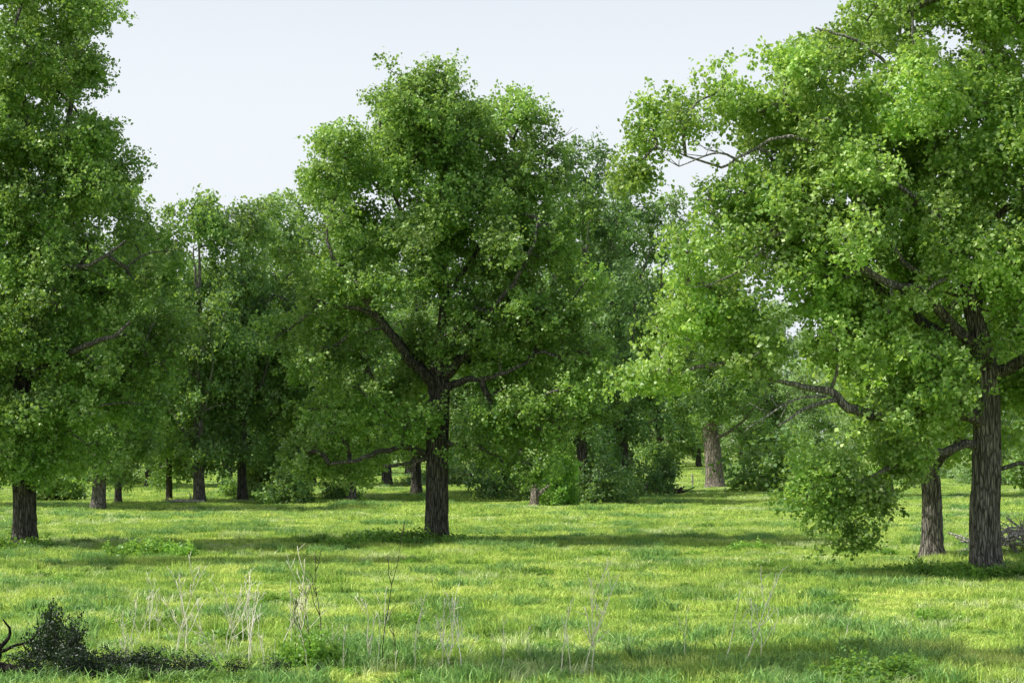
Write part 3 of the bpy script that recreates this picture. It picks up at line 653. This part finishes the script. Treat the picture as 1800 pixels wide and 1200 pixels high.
def vnoise(x, y):
    return (np.sin(x*.31+np.sin(y*.23)*2)+np.sin(y*.41+np.sin(x*.19+1)*2.2)+.7*np.sin(x*.9+y*.7+np.sin(y*1.1)))/2.7
P = []; S = []; I = []; R = []
def scatter(y0, y1, sp, sc):
    yy = y0
    while yy < y1:
        hw = .40*yy+7; n = int(2*hw/sp)
        x = -hw+(np.arange(n)+rng.random(n))*sp; y = yy+rng.random(n)*sp
        v = vnoise(x, y); v2 = vnoise(x*1.3+40, y*1.7+11)
        for a, b, c, c2 in zip(x, y, v, v2):
            base = int(rng.integers(0, 3))
            zs = (.5+.9*rng.random()**1.6+.4*max(c, -.6))
            P.append((a, b, float(gz(a, b)))); I.append(base); S.append((sc, sc, zs*(1+.12*(sc-1)))); R.append(rng.random()*6.283)
            dn = 1.0 if b < 42 else .6
            if (c > .40 and rng.random() < .38*dn) or rng.random() < .07*dn or (b < 32 and rng.random() < .2):
                P.append((a+.2, b+.1, float(gz(a, b)))); I.append(3); S.append((sc, sc, .5+.8*rng.random())); R.append(rng.random()*6.283)
            if (c2 > .2 and rng.random() < .34):
                P.append((a-.2, b+.2, float(gz(a, b)))); I.append(4); S.append((sc, sc, .5+.6*rng.random())); R.append(rng.random()*6.283)
        yy += sp
scatter(18, 75, .85, 1.0); scatter(75, 150, 1.5, 1.7); scatter(150, 285, 3.2, 3.0)
me = bpy.data.meshes.new("meadow_grass"); me.vertices.add(len(P)); me.vertices.foreach_set("co", np.array(P, np.float32).ravel())
a = me.attributes.new("scl", 'FLOAT_VECTOR', 'POINT'); a.data.foreach_set("vector", np.array(S, np.float32).ravel())
Rv = np.zeros((len(P), 3), np.float32); Rv[:, 2] = R
a = me.attributes.new("rotv", 'FLOAT_VECTOR', 'POINT'); a.data.foreach_set("vector", Rv.ravel())
a = me.attributes.new("pick", 'INT', 'POINT'); a.data.foreach_set("value", np.array(I, np.int32))
go = link(bpy.data.objects.new("meadow_grass", me)); go["kind"] = "stuff"; go["label"] = "bright green meadow grass with taller darker tufts"; go["category"] = "grass"
ng = bpy.data.node_groups.new("grass_scatter", 'GeometryNodeTree')
ng.interface.new_socket("Geometry", in_out='INPUT', socket_type='NodeSocketGeometry'); ng.interface.new_socket("Geometry", in_out='OUTPUT', socket_type='NodeSocketGeometry')
gi = ng.nodes.new("NodeGroupInput"); gout = ng.nodes.new("NodeGroupOutput"); iop = ng.nodes.new("GeometryNodeInstanceOnPoints")
ci = ng.nodes.new("GeometryNodeCollectionInfo"); ci.inputs["Collection"].default_value = src; ci.inputs["Separate Children"].default_value = True; ci.inputs["Reset Children"].default_value = True
def na(n, t):
    k = ng.nodes.new("GeometryNodeInputNamedAttribute"); k.data_type = t; k.inputs["Name"].default_value = n
    return [s for s in k.outputs if s.name == "Attribute" and s.enabled][0]
ng.links.new(gi.outputs[0], iop.inputs["Points"]); ng.links.new(ci.outputs[0], iop.inputs["Instance"]); iop.inputs["Pick Instance"].default_value = True
ng.links.new(na("pick", 'INT'), iop.inputs["Instance Index"]); ng.links.new(na("scl", 'FLOAT_VECTOR'), iop.inputs["Scale"])
e2r = ng.nodes.new("FunctionNodeEulerToRotation"); ng.links.new(na("rotv", 'FLOAT_VECTOR'), e2r.inputs[0]); ng.links.new(e2r.outputs[0], iop.inputs["Rotation"])
ng.links.new(iop.outputs[0], gout.inputs[0])
md = go.modifiers.new("scatter", 'NODES'); md.node_group = ng

# ------------------------------------------------------------------ light, sky, camera
EL = math.radians(53); hx, hy = -0.985, -0.17
S_ = Vector((hx*math.cos(EL), hy*math.cos(EL), math.sin(EL)))
sun = bpy.data.lights.new("sun", 'SUN'); sun.energy = 5.0; sun.angle = math.radians(.5); sun.color = (1, .975, .90)
so = link(bpy.data.objects.new("sun", sun)); so.rotation_euler = (-S_).to_track_quat('-Z', 'Y').to_euler(); so.location = (-40, 20, 50)
w = bpy.data.worlds.new("World"); scene.world = w; w.use_nodes = True; nt = w.node_tree
bg = nt.nodes["Background"]; sky = nt.nodes.new("ShaderNodeTexSky"); sky.sky_type = 'NISHITA'; sky.sun_disc = False
sky.sun_elevation = EL; sky.sun_rotation = math.atan2(hx, hy); sky.air_density = 1.0; sky.dust_density = 3.0; sky.ozone_density = 1.0
# bright haze that thickens toward the horizon and thins out overhead
tc = nt.nodes.new("ShaderNodeTexCoord"); sx = nt.nodes.new("ShaderNodeSeparateXYZ"); nt.links.new(tc.outputs["Generated"], sx.inputs[0])
hm = nt.nodes.new("ShaderNodeMapRange"); hm.interpolation_type = 'SMOOTHSTEP'
hm.inputs[1].default_value = 0.18; hm.inputs[2].default_value = 0.50; hm.inputs[3].default_value = 0.90; hm.inputs[4].default_value = 0.10
nt.links.new(sx.outputs[2], hm.inputs[0])
hz = nt.nodes.new("ShaderNodeMix"); hz.data_type = 'RGBA'; nt.links.new(hm.outputs[0], hz.inputs[0])
nt.links.new(sky.outputs[0], hz.inputs[6]); hz.inputs[7].default_value = (6.2, 6.5, 6.8, 1)
nt.links.new(hz.outputs[2], bg.inputs[0]); bg.inputs[1].default_value = 0.15
cam = bpy.data.cameras.new("camera"); cam.lens = 60; cam.sensor_width = 36; cam.shift_y = 0.1; cam.clip_end = 6000; cam.clip_start = .1
co_ = link(bpy.data.objects.new("camera", cam)); co_.location = (0, 0, 3.68); co_.rotation_euler = (math.radians(90), 0, 0)
scene.camera = co_
scene.view_settings.view_transform = 'Standard'; scene.view_settings.look = 'None'; scene.view_settings.exposure = 0
